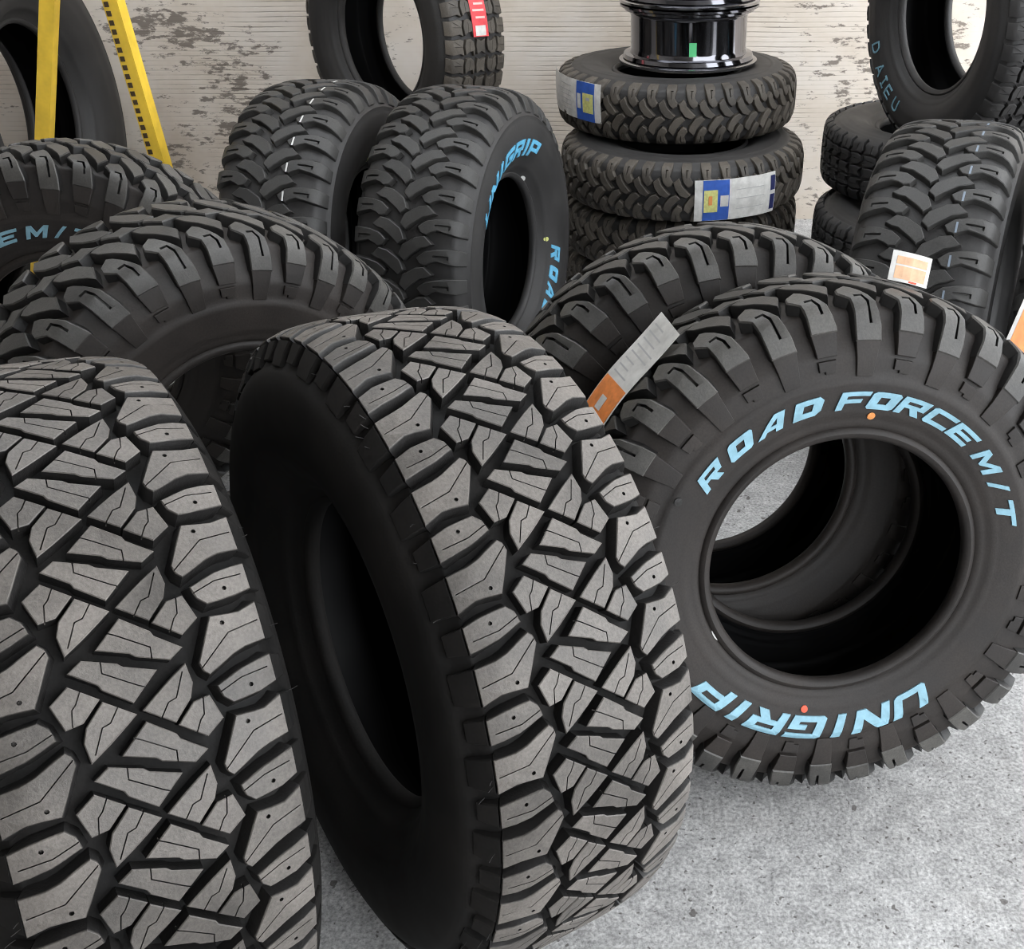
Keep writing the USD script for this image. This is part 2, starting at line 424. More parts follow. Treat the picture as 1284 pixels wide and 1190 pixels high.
def carcass(t, root, mat, liner, bead_r, bead_l, rings=(), n=144, wall=.012, bead=True):
    us = np.concatenate([np.linspace(0, t.smax, 60)])
    l, r, nl, nr = t.curve(us)
    dd = t.d(us)
    ol, orr = l - nl * dd, r - nr * dd
    for (rr, hgt, wid) in rings:        # moulded rings on the sidewall
        k = np.exp(-((orr - rr) / wid) ** 2)
        sel = (us > t.tw)
        ol = ol + np.where(sel, k * hgt * nl, 0)
        orr = orr + np.where(sel, k * hgt * nr, 0)
    outer = np.r_[np.c_[-ol[::-1], orr[::-1]], np.c_[ol[1:], orr[1:]]]
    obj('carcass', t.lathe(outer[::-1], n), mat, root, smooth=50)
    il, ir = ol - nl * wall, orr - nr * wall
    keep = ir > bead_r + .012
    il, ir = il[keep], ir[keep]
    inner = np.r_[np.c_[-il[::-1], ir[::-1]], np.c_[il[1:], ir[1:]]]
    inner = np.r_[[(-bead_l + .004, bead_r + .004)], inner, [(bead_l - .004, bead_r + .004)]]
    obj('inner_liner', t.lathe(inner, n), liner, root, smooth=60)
    if bead:
        a = np.linspace(0, 2 * np.pi, 13)
        for s_ in (-1, 1):
            ring = np.c_[s_ * bead_l + .010 * np.cos(a) * 1.2, bead_r + .010 + .010 * np.sin(a)]
            obj('bead', t.lathe(ring[::-1] if True else ring, n), mat, root, smooth=60)


def glyph(ch):
    """a squared, heavy capital in the unit box (width 1, height 1)"""
    B = sg.box
    P = sg.Polygon
    t, q = .25, .24            # stem, bar
    if ch == 'I':
        return B(.0, 0, t, 1)
    if ch == '/':
        return P([(0, 0), (.17, 0), (.42, 1), (.25, 1)])
    if ch == 'T':
        return B(0, 1 - q, 1, 1).union(B(.37, 0, .63, 1))
    if ch == 'E':
        return B(0, 0, t, 1).union(B(0, 0, .95, q)).union(B(0, .39, .85, .61)).union(B(0, 1 - q, 1, 1))
    if ch == 'F':
        return B(0, 0, t, 1).union(B(0, .36, .82, .58)).union(B(0, 1 - q, 1, 1))
    if ch == 'C':
        return P([(.1, 0), (1, 0), (1, q), (t, q), (t, 1 - q), (1, 1 - q), (1, 1), (.1, 1), (0, .9), (0, .1)])
    if ch == 'G':
        return glyph('C').union(B(1 - t, 0, 1, .55)).union(B(.5, .38, 1, .58))
    if ch == 'O':
        return P([(.1, 0), (.9, 0), (1, .12), (1, .88), (.9, 1), (.1, 1), (0, .88), (0, .12)]).difference(B(.33, .30, .67, .70))
    if ch == 'D':
        return P([(0, 0), (.82, 0), (1, .22), (1, .78), (.82, 1), (0, 1)]).difference(B(.32, .30, .66, .70))
    if ch == 'U':
        return P([(0, .1), (.1, 0), (.9, 0), (1, .1), (1, 1), (1 - t, 1), (1 - t, q), (t, q), (t, 1), (0, 1)])
    if ch == 'N':
        return P([(0, 0), (t, 0), (t, .62), (.72, 0), (1, 0), (1, 1), (1 - t, 1), (1 - t, .40), (.28, 1), (0, 1)])
    if ch == 'M':
        return P([(0, 0), (.2, 0), (.2, .62), (.45, .12), (.55, .12), (.8, .62), (.8, 0), (1, 0), (1, 1), (.78, 1), (.5, .45), (.22, 1), (0, 1)])
    if ch == 'A':
        return P([(0, 0), (.27, 0), (.38, .2), (.72, .2), (.72, 0), (1, 0), (1, 1), (.62, 1)]).difference(P([(.5, .40), (.74, .40), (.74, .74)]))
    if ch == 'R':
        return B(0, 1 - q, 1, 1).union(B(1 - t, .45, 1, 1)).union(B(0, .38, 1, .58)).union(B(0, 0, t, 1)).union(P([(.42, .42), (.72, .42), (1, 0), (.68, 0)]))
    if ch == 'P':
        return B(0, 1 - q, 1, 1).union(B(1 - t, .32, 1, 1)).union(B(0, .30, 1, .52)).union(B(0, 0, t, 1))
    raise KeyError(ch)


def letters(t, root, spec, rc, height, mat, top_out=True, shear=.25, width=.036, lift=.0016, side=1, bold=True, th_shift=0.0):
    """Raised sidewall lettering: spec = [(character, angle in degrees)], its middle at radius rc; bold: the heavy squared capitals."""
    for ch, ang in spec:
        if bold:
            tm = trimesh.creation.extrude_polygon(glyph(ch), 1.0, engine='earcut')
            v = np.array(tm.vertices)
            v[:, 2] *= .003
            v[:, 1] *= height
            v[:, 0] *= width
        else:
            tm = meshkit.text_mesh(ch, height, .003)
            v = np.array(tm.vertices)
            v[:, 0] *= width / np.ptp(v[:, 0]) if ch not in 'I/' else 1
        v[:, 0] -= (v[:, 0].min() + v[:, 0].max()) / 2
        v[:, 1] -= height / 2
        v[:, 0] += shear * v[:, 1]
        tm = trimesh.Trimesh(v, np.array(tm.faces), process=True)
        if len(tm.faces) < 4000:
            tm = trimesh.Trimesh(*trimesh.remesh.subdivide_to_size(tm.vertices, tm.faces, height * .45), process=True)
        v = np.array(tm.vertices)
        y = v[:, 1] if top_out else -v[:, 1]
        x = v[:, 0] if top_out else -v[:, 0]
        r = rc + y
        th = rad(ang) + th_shift - x / rc
        # radius on the sidewall curve -> arc position
        uu = np.linspace(t.tw, t.smax, 400)
        L, Rr, nl, nr = t.curve(uu)
        o = np.argsort(Rr)
        l = np.interp(r, Rr[o], (L - nl * t.d(uu))[o])
        P = t.place(side * (l + lift + v[:, 2] - .0025), r, th)
        obj('sidewall_letter', (P, np.array(tm.faces)), mat, root)


def dot(t, root, name, th, r, size, mat, label, long=1.0):
    uu = np.linspace(t.tw, t.smax, 400)
    L, Rr, nl, nr = t.curve(uu)
    o = np.argsort(Rr)
    a = np.linspace(0, 2 * np.pi, 14, endpoint=False)
    rr, tt = r + size * np.sin(a), rad(th) + size * long * np.cos(a) / r
    l = np.interp(rr, Rr[o], (L - nl * t.d(uu))[o])
    P = np.r_[t.place(l + .0022, rr, tt), t.place(l - .002, rr, tt), t.place(np.array([l.mean() + .0026]), np.array([r]), np.array([rad(th)]))]
    n = 14
    F = [(28, i, (i + 1) % n) for i in range(n)] + [(i, i + n, (i + 1) % n) for i in range(n)] + [((i + 1) % n, i + n, (i + 1) % n + n) for i in range(n)]
    tag(obj(name, (P, np.array(F)), mat, root), label)


def pose(R, W, x, y, psi, lean, spin=0.0, zc=None, raise_=0.0):
    """tire frame -> world: psi, lean (degrees) turn the front face's normal; spin turns it about its axle."""
    p, q = rad(psi), rad(lean)
    a = np.array([math.cos(p) * math.cos(q), math.sin(p) * math.cos(q), math.sin(q)])
    e1 = np.array([-math.sin(p), math.cos(p), 0.0])
    e2 = np.cross(a, e1)
    if zc is None:
        zc = R * e2[2] + .33 * W * abs(a[2]) + raise_
    c, s = math.cos(rad(spin)), math.sin(rad(spin))
    f1, f2 = c * e1 + s * e2, -s * e1 + c * e2
    M = np.eye(4)
    M[:3, 0], M[:3, 1], M[:3, 2] = f1, -a, f2
    M[:3, 3] = np.array([x, y, zc]) - R * f2
    return M


def flatpose(x, y, z, spin=0.0):
    c, s = math.cos(rad(spin)), math.sin(rad(spin))
    M = np.eye(4)
    M[:2, :2] = [[c, -s], [s, c]]
    M[:3, 3] = (x, y, z)
    return M


mm = lambda pts: [(a / 1000, b / 1000) for a, b in pts]
neg = lambda pts: [(-a, -b) for a, b in pts]
off = lambda pts, dv: [(a + dv, b) for a, b in pts]

# ---- the rugged-terrain pair in front: 28 pitches of ten blocks
RT_TOP = [(0, .42), (.05, .4197), (.098, .4150), (.117, .4085), (.1235, .4045), (.1275, .399), (.135, .383), (.1415, .365), (.1465, .342), (.148, .318),
          (.1465, .292), (.138, .262), (.120, .234), (.105, .218), (.094, .207), (.088, .200)]
RT_DEPTH = ([0, .118, .130, .160, .170, .3], [.016, .016, .013, .005, 0, 0])
RT_PITCH = 2 * math.pi / 28


def build_rt(label, M, group):
    t = Tire(.42, RT_TOP, RT_DEPTH, .13)
    root = thing('rugged_terrain_tire', label, 'tire', M, group)
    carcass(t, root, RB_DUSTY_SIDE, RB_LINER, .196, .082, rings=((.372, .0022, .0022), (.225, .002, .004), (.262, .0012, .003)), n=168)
    P = .42 * RT_PITCH
    Apoly = mm([(11, 122), (14, 100), (18, 88), (31, 63), (27, 59), (19, 57), (-20, 76), (-19, 92), (-19, 103), (-26, 122)])
    Bpoly = mm([(-41, 122), (-36, 104), (-33, 77), (-40, 70), (-51, 67), (-61, 92), (-67, 122)])
    Aside = mm([(12, 124.5), (-27, 124.5), (-25, 158), (9, 158)])
    Bside = mm([(-40, 124.5), (-68, 124.5), (-66, 151), (-43, 151)])
    Lpoly = mm([(1, 46), (9, 34), (-1, 8), (-5, 4), (-15, -21), (-37.5, 3), (-20, 24), (-15, 26)])
    Dpoly = mm([(-10, 49), (-27, 28), (-43, 44), (-45, 58), (-22, 65)])
    Epoly = mm([(-30, 26), (-48, 3), (-58, 16), (-67.5, 29), (-78, 45), (-60, 47), (-47.5, 42.5)])
    sA = [mm([(24, 58), (-2, 88), (-8, 119)])]
    sB = [mm([(-45, 68), (-53, 89), (-56, 116)])]
    sL = [mm([(4, 20), (-6, 21), (-24, -4), (-30, -14)])]
    sD = [mm([(-13, 39), (-26, 46), (-30, 50), (-48, 53)])]
    sE = [mm([(-35, 14), (-49, 24), (-51, 31), (-72, 41)])]
    kinds, sides = [], []
    for sg_ in (1, -1):
        T = (lambda q: q) if sg_ == 1 else neg
        TL = lambda S: [T(q) for q in S]
        hole = lambda v, u: [(sg_ * v / 1000, sg_ * u / 1000, .0022)]
        kinds.append(block(T(Apoly), sipes=TL(sA), holes=hole(-12, 85), refine=.022, cham=.0014, grow=.001, draft=.004))
        kinds.append(block(T(Bpoly), sipes=TL(sB), holes=hole(-44, 96), refine=.022, cham=.0014, grow=.001, draft=.004))
        kinds.append(block(T(Lpoly), sipes=TL(sL), cham=.0009, grow=.0004, draft=.0006))
        kinds.append(block(T(Dpoly), sipes=TL(sD), cham=.0009, grow=.0004, draft=.0006))
        kinds.append(block(T(Epoly), sipes=TL(sE), cham=.0009, grow=.0004, draft=.0006))
        sides += [block(T(Aside), top=-.0022, cham=.0012, refine=.03), block(T(Bside), top=-.0022, cham=.0012, refine=.03)]
    set_blocks(t, root, kinds, 28, RB_DUSTY, rad(44), RT_PITCH, worn=True)
    set_blocks(t, root, sides, 28, RB_DUSTY_SIDE, rad(44), RT_PITCH, 'shoulder_block')
    # hair-thin moulding whiskers along the shoulders
    pts, cnt = [], []
    for k in range(70):
        th, s_ = rng.uniform(0, 2 * np.pi), rng.choice([-1, 1])
        u = rng.uniform(.128, .155)
        l, r, nl, nr = [float(q) for q in t.curve(np.array(u))]
        ln = rng.uniform(.006, .013)
        bend = rng.uniform(-.5, .5)
        for q in (0, .5, 1):
            pts.append(t.place(np.array(s_ * (l + nl * (ln * q - .003))), np.array(r + nr * ln * q), np.array(th + bend * q * q * .02)))
        cnt.append(3)
    c = UsdGeom.BasisCurves.Define(stage, numbered(str(root.GetPath()), 'rubber_whisker'))
    c.CreateTypeAttr('linear')
    c.CreatePointsAttr(Vt.Vec3fArray.FromNumpy(np.array(pts, np.float32)))
    c.CreateCurveVertexCountsAttr(cnt)
    c.CreateWidthsAttr(Vt.FloatArray([.0008] * len(pts)))
    c.SetWidthsInterpolation('vertex')
    UsdShade.MaterialBindingAPI.Apply(c.GetPrim()).Bind(RB_DUSTY)
    tag(c, kind='stuff')
    return root


RT_GROUP = 'rugged-terrain tires in the front row'
rt = build_rt('large rugged-terrain tire in the middle foreground, dusty criss-cross tread, open hole in its black sidewall',
              pose(.42, .296, -.264, 1.074, 215.4, 5.9), RT_GROUP)
rt2 = dup(rt, 'large rugged-terrain tire at the lower left edge, only its dusty criss-cross tread showing',
          pose(.42, .296, -.643, .921, 214.8, 7.4, spin=-.9), RT_GROUP)

# ---- the mud-terrain four: 36 shoulder lugs a side, long and short by turns
MT_TOP = [(0, .397), (.04, .3968), (.08, .3925), (.098, .386), (.106, .378), (.111, .366), (.115, .350), (.1185, .333), (.120, .315), (.119, .287), (.1145, .256),
          (.108, .230), (.101, .214), (.0965, .204), (.094, .196)]
MT_DEPTH = ([0, .10, .130, .158, .178, .205, .212, .4], [.018, .018, .018, .012, .006, .004, 0, 0])
MT_TEXT = [('R', 140.5), ('O', 127.5), ('A', 116.5), ('D', 103.8), ('F', 89.5), ('O', 79.5), ('R', 69.5), ('C', 59), ('E', 49), ('M', 35.5), ('/', 25.5), ('T', 15.5)]
MT_BRAND = [('U', -63), ('N', -77), ('I', -88.5), ('G', -100), ('R', -114), ('I', -125), ('P', -136)]


def build_mt(label, M, group):
    t = Tire(.397, MT_TOP, MT_DEPTH, .105)
    root = thing('mud_terrain_tire', label, 'tire', M, group)
    carcass(t, root, RB_MT_SIDE, RB_LINER, .191, .092, rings=((.232, .0016, .0022), (.214, .0028, .0035), (.222, .0012, .0016)), n=168)
    lug = [(20, 60), (13, 66), (4, 80), (-10, 104), (-19, 136)]
    lug_b = [(18, 136), (19, 118), (22, 98), (29, 91), (36, 84), (34, 72)]
    long_lug = mm(lug + [(-21, 155), (17, 155)] + lug_b)
    short_lug = mm(lug + [(-19, 140), (18, 140)] + lug_b[1:])
    slab = mm([(29, 17), (20, 13), (3, 14), (-14, 30), (-27, 56), (-18, 86), (-10, 72), (6, 52), (22, 34)])
    mid = mm([(5, -14), (-8, -4), (-21, 15), (-38, 9), (-56, 15), (-62, 6), (-50, -2), (-38, -15), (-18, -9)])
    hook_l = [(mm([(17, 93), (6, 92), (0, 104), (-4, 134)]), .0042)]
    hook_s = [(mm([(17, 93), (6, 92), (0, 104), (-2, 117)]), .0042)]
    side_l = mm([(-20, 157), (-15, 203), (12, 203), (16, 157)])
    side_s = mm([(-19, 143), (-17, 172), (14, 172), (18, 143)])
    relief = mm([(-17, 180), (-15, 198), (3, 198), (3, 194), (14, 194), (15, 180)])
    P2 = .397 * rad(20)
    mirror = lambda q: [(-a - .058, -b) for a, b in q]
    blocks, sides = [], []
    for fl in (0, 1):
        T = mirror if fl else (lambda q: q)
        S = lambda L: [(T(q), w) for q, w in L]
        for dv, lg, hk, sd_ in ((0, long_lug, hook_l, side_l), (P2 / 2, short_lug, hook_s, side_s)):
            blocks.append(block(off(T(lg), dv), sipes=[(off(q, dv), w) for q, w in S(hk)], refine=.02, cham=.0018, sd=.009, draft=.002, grow=.0022))
            sides.append(block(off(T(sd_), dv), top=-.002, refine=.03, cham=.001, draft=.001, grow=.002))
            blocks.append(block(off(T(slab), dv), cham=.0016, draft=.0022, grow=.001))
        sides.append(block(off(T(relief), P2 / 2), top=-.003, refine=.03, cham=.0008, draft=.0006))
    for dv in (0, P2 / 2):
        blocks.append(block(off(mid, dv), cham=.0016, draft=.0025))
    set_blocks(t, root, blocks, 18, RB_MT, rad(107), rad(20), worn=True)
    set_blocks(t, root, sides, 18, RB_MT_SIDE, rad(107), rad(20), 'shoulder_block')
    letters(t, root, MT_TEXT, .2515, .0255, LETTER, width=.0405, shear=.42)
    letters(t, root, MT_BRAND, .2655, .0375, LETTER, width=.057, shear=.36)
    dot(t, root, 'paint_dot', 82, .228, .0055, DOT_OR, 'small orange paint dot')
    dot(t, root, 'paint_dot', -101.7, .236, .0055, DOT_RED, 'small red paint dot')
    dot(t, root, 'bead_tag', -153, .205, .005, DOT_WH, 'small white tag on the bead', 2.4)
    dot(t, root, 'moulded_mark', 152, .272, .006, RB_DUSTY, 'small round moulded mark')
    return root


MT_GROUP = 'mud-terrain tires standing in pairs'
T3 = (.397, .24, .291, 1.326, -81.0, 11.3)
mt = build_mt('mud-terrain tire at right front, pale blue ROAD FORCE M/T and UNIGRIP lettering', pose(*T3), MT_GROUP)
dup(mt, 'mud-terrain tire standing directly behind the blue-lettered tire at right front', pose(.397, .24, .160, 1.562, 99.0, -11.3, spin=3), MT_GROUP)
dup(mt, 'mud-terrain tire with plain unlettered sidewall, right behind the two dusty front tires', pose(.397, .24, -.735, 1.662, 131.0, 3.0, spin=5, raise_=.010), MT_GROUP)
t6 = dup(mt, 'mud-terrain tire at the left edge below the yellow frame, blue letters half hidden', pose(.397, .24, -1.161, 2.121, -83.9, 3.2, spin=57), MT_GROUP, inst=False)
for k in range(12, 19):        # only the model name is painted on this side
    stage.OverridePrim(t6.GetPath().AppendChild(f'sidewall_letter_{k:03d}')).SetActive(False)


# ---- the chevron mud tires: 37 pitches of two shoulder lugs and two slabs
def chevron(t, root, n, ks, kv, mat, th0):
    """n pitches; ks scales across, kv along the tread"""
    S = lambda q: [(a / 1000 * kv, b / 1000 * ks) for a, b in q]
    slab = [(36, -6), (27, -3), (13, 4), (-5, 34), (-9, 56), (8, 76), (15, 62), (18, 48), (36, 22), (48, 8)]
    lug = [(40, 38), (32, 48), (25, 58), (19, 84), (17, 106), (16, 130), (20, 166), (54, 166), (53, 130), (48, 100), (45, 84), (50, 70), (56, 60), (53, 47)]
    notch = [([(34, 78), (34, 112), (41, 112)], .004 * ks)]
    mir = lambda q: [(a - 34, -b) for a, b in q]
    kinds = []
    for T in ((lambda q: q), mir):
        kinds.append(block(S(T(slab)), cham=.0016, draft=.002))
        kinds.append(block(S(T(lug)), sipes=[(S(T(q)), w) for q, w in notch], cham=.0016, draft=.002, refine=.024))
    set_blocks(t, root, kinds, n, mat, th0, 2 * math.pi / n)


MUD_TOP = [(0, .40), (.05, .3995), (.09, .3955), (.115, .388), (.128, .378), (.136, .362), (.142, .342), (.146, .318), (.147, .295), (.141, .262), (.127, .235),
           (.112, .216), (.100, .205), (.094, .197)]
MUD_DEPTH = ([0, .115, .135, .165, .175, .4], [.014, .014, .011, .005, 0, 0])


def build_mud(label, M, group):
    t = Tire(.40, MUD_TOP, MUD_DEPTH, .13)
    root = thing('chevron_mud_tire', label, 'tire', M, group)
    carcass(t, root, RB_SIDE, RB_LINER, .190, .088, rings=((.338, .002, .002), (.222, .002, .004)))
    chevron(t, root, 37, 1.0, 1.0, RB_MUD, rad(138.0 - 203))
    letters(t, root, MT_BRAND, .2655, .040, LETTER_B, width=.056, shear=.34)
    letters(t, root, MT_TEXT, .2515, .030, LETTER_B, width=.038, shear=.35)
    dot(t, root, 'paint_dot', 150, .222, .006, DOT_YE, 'small yellow paint dot')
    dot(t, root, 'bead_tag', -150, .203, .005, DOT_WH, 'small white tag on the bead', 2.4)
    return root


MUD_GROUP = 'chevron mud tires on their treads'
mud = build_mud('chevron-treaded mud tire with bright blue UNIGRIP letters over its dark open hole',
                pose(.40, .297, -.404, 2.653, -16.6, 0.2, spin=203), MUD_GROUP)
m1 = dup(mud, 'chevron-treaded mud tire beside the left wall gap, thin white line down its tread', pose(.40, .276, -.762, 2.715, -12.1, 1.4, spin=-57.2), MUD_GROUP, inst=False)
mr1 = dup(mud, 'chevron-treaded mud tire at the right, below the tire with dull blue letters', pose(.40, .275, .705, 2.269, -24.0, 2.9, spin=11), MUD_GROUP, inst=False)
dup(mud, 'chevron-treaded mud tire cut by the right edge of the picture', pose(.40, .275, 1.012, 2.155, -24.0, 2.0, spin=15), MUD_GROUP)

# painted dashes along the lugs of two of them
t_mud = Tire(.40, MUD_TOP, MUD_DEPTH, .13)
for root, u, mat in ((m1, .052, 'line_white'), (mr1, .060, 'line_bluish')):
    m_ = plain(mat, (.62, .62, .60) if mat == 'line_white' else (.16, .20, .25), .6)
    V, F = [], []
    for k in range(37):
        vv = np.linspace(.031, .0535, 5)
        for b in (u, u + .004):
            V.append(t_mud.wrap(np.c_[vv, np.full(5, b), np.full(5, .0005)], rad(138 - 203) + k * 2 * math.pi / 37))
        o = k * 10
        F += [f for i in range(4) for f in ((o + i, o + i + 1, o + i + 6), (o + i, o + i + 6, o + i + 5))]
    tag(obj('painted_line', (np.concatenate(V), np.array(F)), m_, root), 'thin dashed paint line along the tread')

    for k in range(19):                 # their lettered sides are turned away or bare
        stage.OverridePrim(root.GetPath().AppendChild('sidewall_letter' + (f'_{k:03d}' if k else ''))).SetActive(False)

# ---- the stack of four narrow chevron tires lying flat
ks = .175 / .294
ST_TOP = [(l * ks, .378 - (.40 - r) * (.378 / .40) * (.72 if r > .34 else 1)) for l, r in MUD_TOP]
ST_TOP = [(l * ks, .378 * r / .40) for l, r in MUD_TOP]
t_st = Tire(.378, ST_TOP, ([0, .07, .085, .105, .112, .3], [.012, .012, .009, .004, 0, 0]), .078, flat=True)


def build_stack_tire(label, M, group):
    root = thing('flat_stacked_tire', label, 'tire', M, group)
    carcass(t_st, root, RB_SIDE, RB_LINER, .186, .060, rings=((.30, .002, .003),))
    chevron(t_st, root, 40, .66, .86, RB_BROWN, 0.0)
    return root


ST_GROUP = 'tires stacked flat under the black wheels'
st1 = build_stack_tire('brownish chevron tire lying flat on top of its stack, under the black wheels', flatpose(.152, 3.525, .534), ST_GROUP)
dup(st1, 'brownish chevron tire lying flat second from the top, with a wide white and blue label', flatpose(.168, 3.361, .356, 4), ST_GROUP)
dup(st1, 'brownish chevron tire lying flat third from the top, mostly hidden', flatpose(.165, 3.40, .178, 2), ST_GROUP)
dup(st1, 'brownish chevron tire lying flat at the foot of its stack, hidden behind the mud-terrain pair', flatpose(.16, 3.45, 0, 7), ST_GROUP)


# ---- all-terrain tires at the back
def at_kinds(kv, ks):
    S = lambda q: [(a / 1000 * kv, b / 1000 * ks) for a, b in q]
    sh = [(-24, 72), (-18, 86), (-22, 112), (-20, 140), (20, 140), (19, 112), (22, 86), (17, 72), (2, 76)]
    ri = [(-26, 30), (-12, 36), (-14, 52), (-22, 64), (4, 68), (20, 62), (22, 44), (12, 30), (-6, 26)]
    ce = [(-22, -18), (-14, -2), (-22, 16), (2, 20), (20, 16), (14, 0), (20, -18), (0, -14)]
    out = []
    for s_ in (1, -1):
        T = (lambda q: q) if s_ == 1 else neg
        out.append(block(S(T(sh)), cham=.0012, refine=.03, sipes=[S(T([(0, 78), (2, 108)]))]))
        out.append(block(S(T(ri)), cham=.0012, sipes=[S(T([(-16, 50), (14, 48)]))]))
    out.append(block(S(ce), cham=.0012))
    return out


AT_TOP = [(0, .37), (.05, .3697), (.088, .367), (.104, .360), (.112, .348), (.119, .330), (.124, .308), (.124, .285), (.118, .258), (.106, .236), (.094, .222),
          (.084, .212), (.078, .205)]
AT_DEPTH = ([0, .10, .115, .142, .150, .4], [.010, .010, .008, .003, 0, 0])


def build_at(label, M, group, flat=False, name='all_terrain_tire', mat=RB_SIDE, kw=1.0):
    t = Tire(.37, [(l * kw, r) for l, r in AT_TOP], AT_DEPTH, .11, flat)
    root = thing(name, label, 'tire', M, group)
    carcass(t, root, RB_SIDE, RB_LINER, .200, .076 * kw, rings=((.232, .002, .004), (.325, .0016, .002)))
    set_blocks(t, root, at_kinds(1.0, .92 * kw), 44, mat, 0.0, 2 * math.pi / 44)
    return root, t


b2, t_b2 = build_at('all-terrain tire at the back wall with a red label on its tread',
                    pose(.37, .247, -.719, 3.619, -130.7, 3.4, zc=.777), None, mat=RB_BROWN)
b3, t_b3 = build_at('all-terrain tire standing at the upper right on flat tires, dull blue letters down its sidewall',
                    pose(.37, .247, .93, 3.16, -161.5, -1.1, zc=.906), None, name='lettered_all_terrain_tire')
letters(t_b3, b3, [('D', -153), ('A', -140), ('I', -131.5), ('E', -124), ('U', -113)], .283, .036, LETTER_D, top_out=False, shear=0, width=.028, bold=False)
f1, t_f = build_at('worn all-terrain tire lying flat under the upright tire with dull blue letters', flatpose(.966, 3.29, .392), None, flat=True, name='flat_all_terrain_tire', kw=.79)
FG = 'flat tires stacked at the right'
tag(f1, group=FG)
dup(f1, 'worn all-terrain tire lying flat, second from the top of the right-hand stack', flatpose(.925, 3.09, .196, 3), FG)
dup(f1, 'worn all-terrain tire lying flat at the foot of the right-hand stack', flatpose(.945, 3.18, 0, 6), FG)
for z, n in ((.2035, 'upper'), (0, 'lower')):
    Mz = flatpose(-.719, 3.619, z, 1)
    Mz[:3, :3] *= 1.038
    dup(f1, f'all-terrain tire lying flat under the standing tire with the red label, {n} of two', Mz, 'flat tires hidden behind the chevron pair')

# ---- the big smooth-sided truck tire at the upper left
TR_TOP = [(0, .537), (.06, .5365), (.10, .533), (.125, .524), (.136, .508), (.147, .480), (.155, .440), (.155, .400), (.146, .355), (.125, .318), (.102, .296), (.092, .285), (.086, .276)]
t_tr = Tire(.537, TR_TOP, ([0, .11, .13, .4], [.012, .012, 0, 0]), .14)
tr = thing('truck_tire', 'big smooth-sided truck tire standing behind the yellow frame at the upper left', 'tire', pose(.537, .31, -2.03, 3.60, 0.2, 1.0))
carcass(t_tr, tr, RB_SIDE, RB_LINER, .264, .080, rings=((.31, .003, .006), (.50, .003, .004)))
for (a, b) in ((-.118, -.078), (-.070, -.030), (-.022, .022), (.030, .070), (.078, .118)):
    u = np.linspace(a, b, 9)
    l, r, nl, nr = t_tr.curve(u)
    dd = t_tr.d(u) + .002
    prof = np.r_[[(l[0] - nl[0] * dd[0], r[0] - nr[0] * dd[0])], np.c_[l, r], [(l[-1] - nl[-1] * dd[-1], r[-1] - nr[-1] * dd[-1])]]
    obj('tread_rib', t_tr.lathe(prof[::-1], 144), RB_SIDE, tr, smooth=40)


# ------------------------------------------------------------------ the two gloss-black wheels on the stack
def build_wheel(label, M, group):
    root = thing('wheel_rim', label, 'wheel', M, group)
    tw_ = Tire(.215, [(0, .215), (.1, .215)], ([0, 1], [0, 0]), 1, flat=True)

    def lat(prof, n=96):
        m = tw_.lathe(prof, n)
        m.vertices[:, 2] -= tw_.half
        m.vertices[:, 2] *= .885
        return m
    obj('rim_barrel', lat([(.010, .196), (.018, .204), (.030, .200), (.034, .184), (.050, .179), (.150, .179), (.160, .184), (.168, .199),
                           (.178, .199), (.178, .190), (.166, .186), (.156, .174), (.05, .170), (.03, .178), (.010, .190), (.010, .196)][::-1]), GLOSS, root, smooth=35)
    obj('rim_flange', lat([(0, .206), (.003, .214), (.010, .215), (.014, .208), (.014, .190), (0, .190), (0, .206)][::-1]), LIP, root, smooth=30)
    obj('rim_flange', lat([(.176, .190), (.176, .206), (.180, .213), (.187, .213), (.190, .204), (.190, .190), (.176, .190)][::-1]), GLOSS, root, smooth=30)
    hub = lat([(.120, .0), (.120, .070), (.142, .070), (.142, .034), (.138, .034), (.138, 0)][::-1], 48)
    obj('hub', hub, GLOSS, root, smooth=30)
    for k in range(6):
        a = k * math.pi / 3
        b = box(.055, .176, -.022, .022, .108, .130)
        b.apply_transform(trimesh.transformations.rotation_matrix(a, (0, 0, 1)))
        obj('spoke', b, GLOSS, root)
    return root


WG = 'gloss black wheels on the tire stack'
w1 = build_wheel('lower gloss black wheel lying on the flat tire stack, small green tape on its barrel', flatpose(.186, 3.525, .7105), WG)
w2 = dup(w1, 'upper gloss black wheel cut off by the top of the picture', flatpose(.186, 3.525, .8787, 20), WG)
# (bits stuck on the lower wheel)
a = np.linspace(rad(-92), rad(-85), 5)
pv = [(.186 + .1805 * math.cos(q), 3.525 + .1805 * math.sin(q), z) for z in (.752, .775, .790) for q in a]
pf = []
for i in range(2):
    for j in range(4):
        p = i * 5 + j
        pf += [(p, p + 1, p + 6), (p, p + 6, p + 5)]
tag(obj('green_tape', (np.array(pv), np.array(pf)), GREEN), 'scrap of green tape on the barrel of the lower black wheel', 'tape')


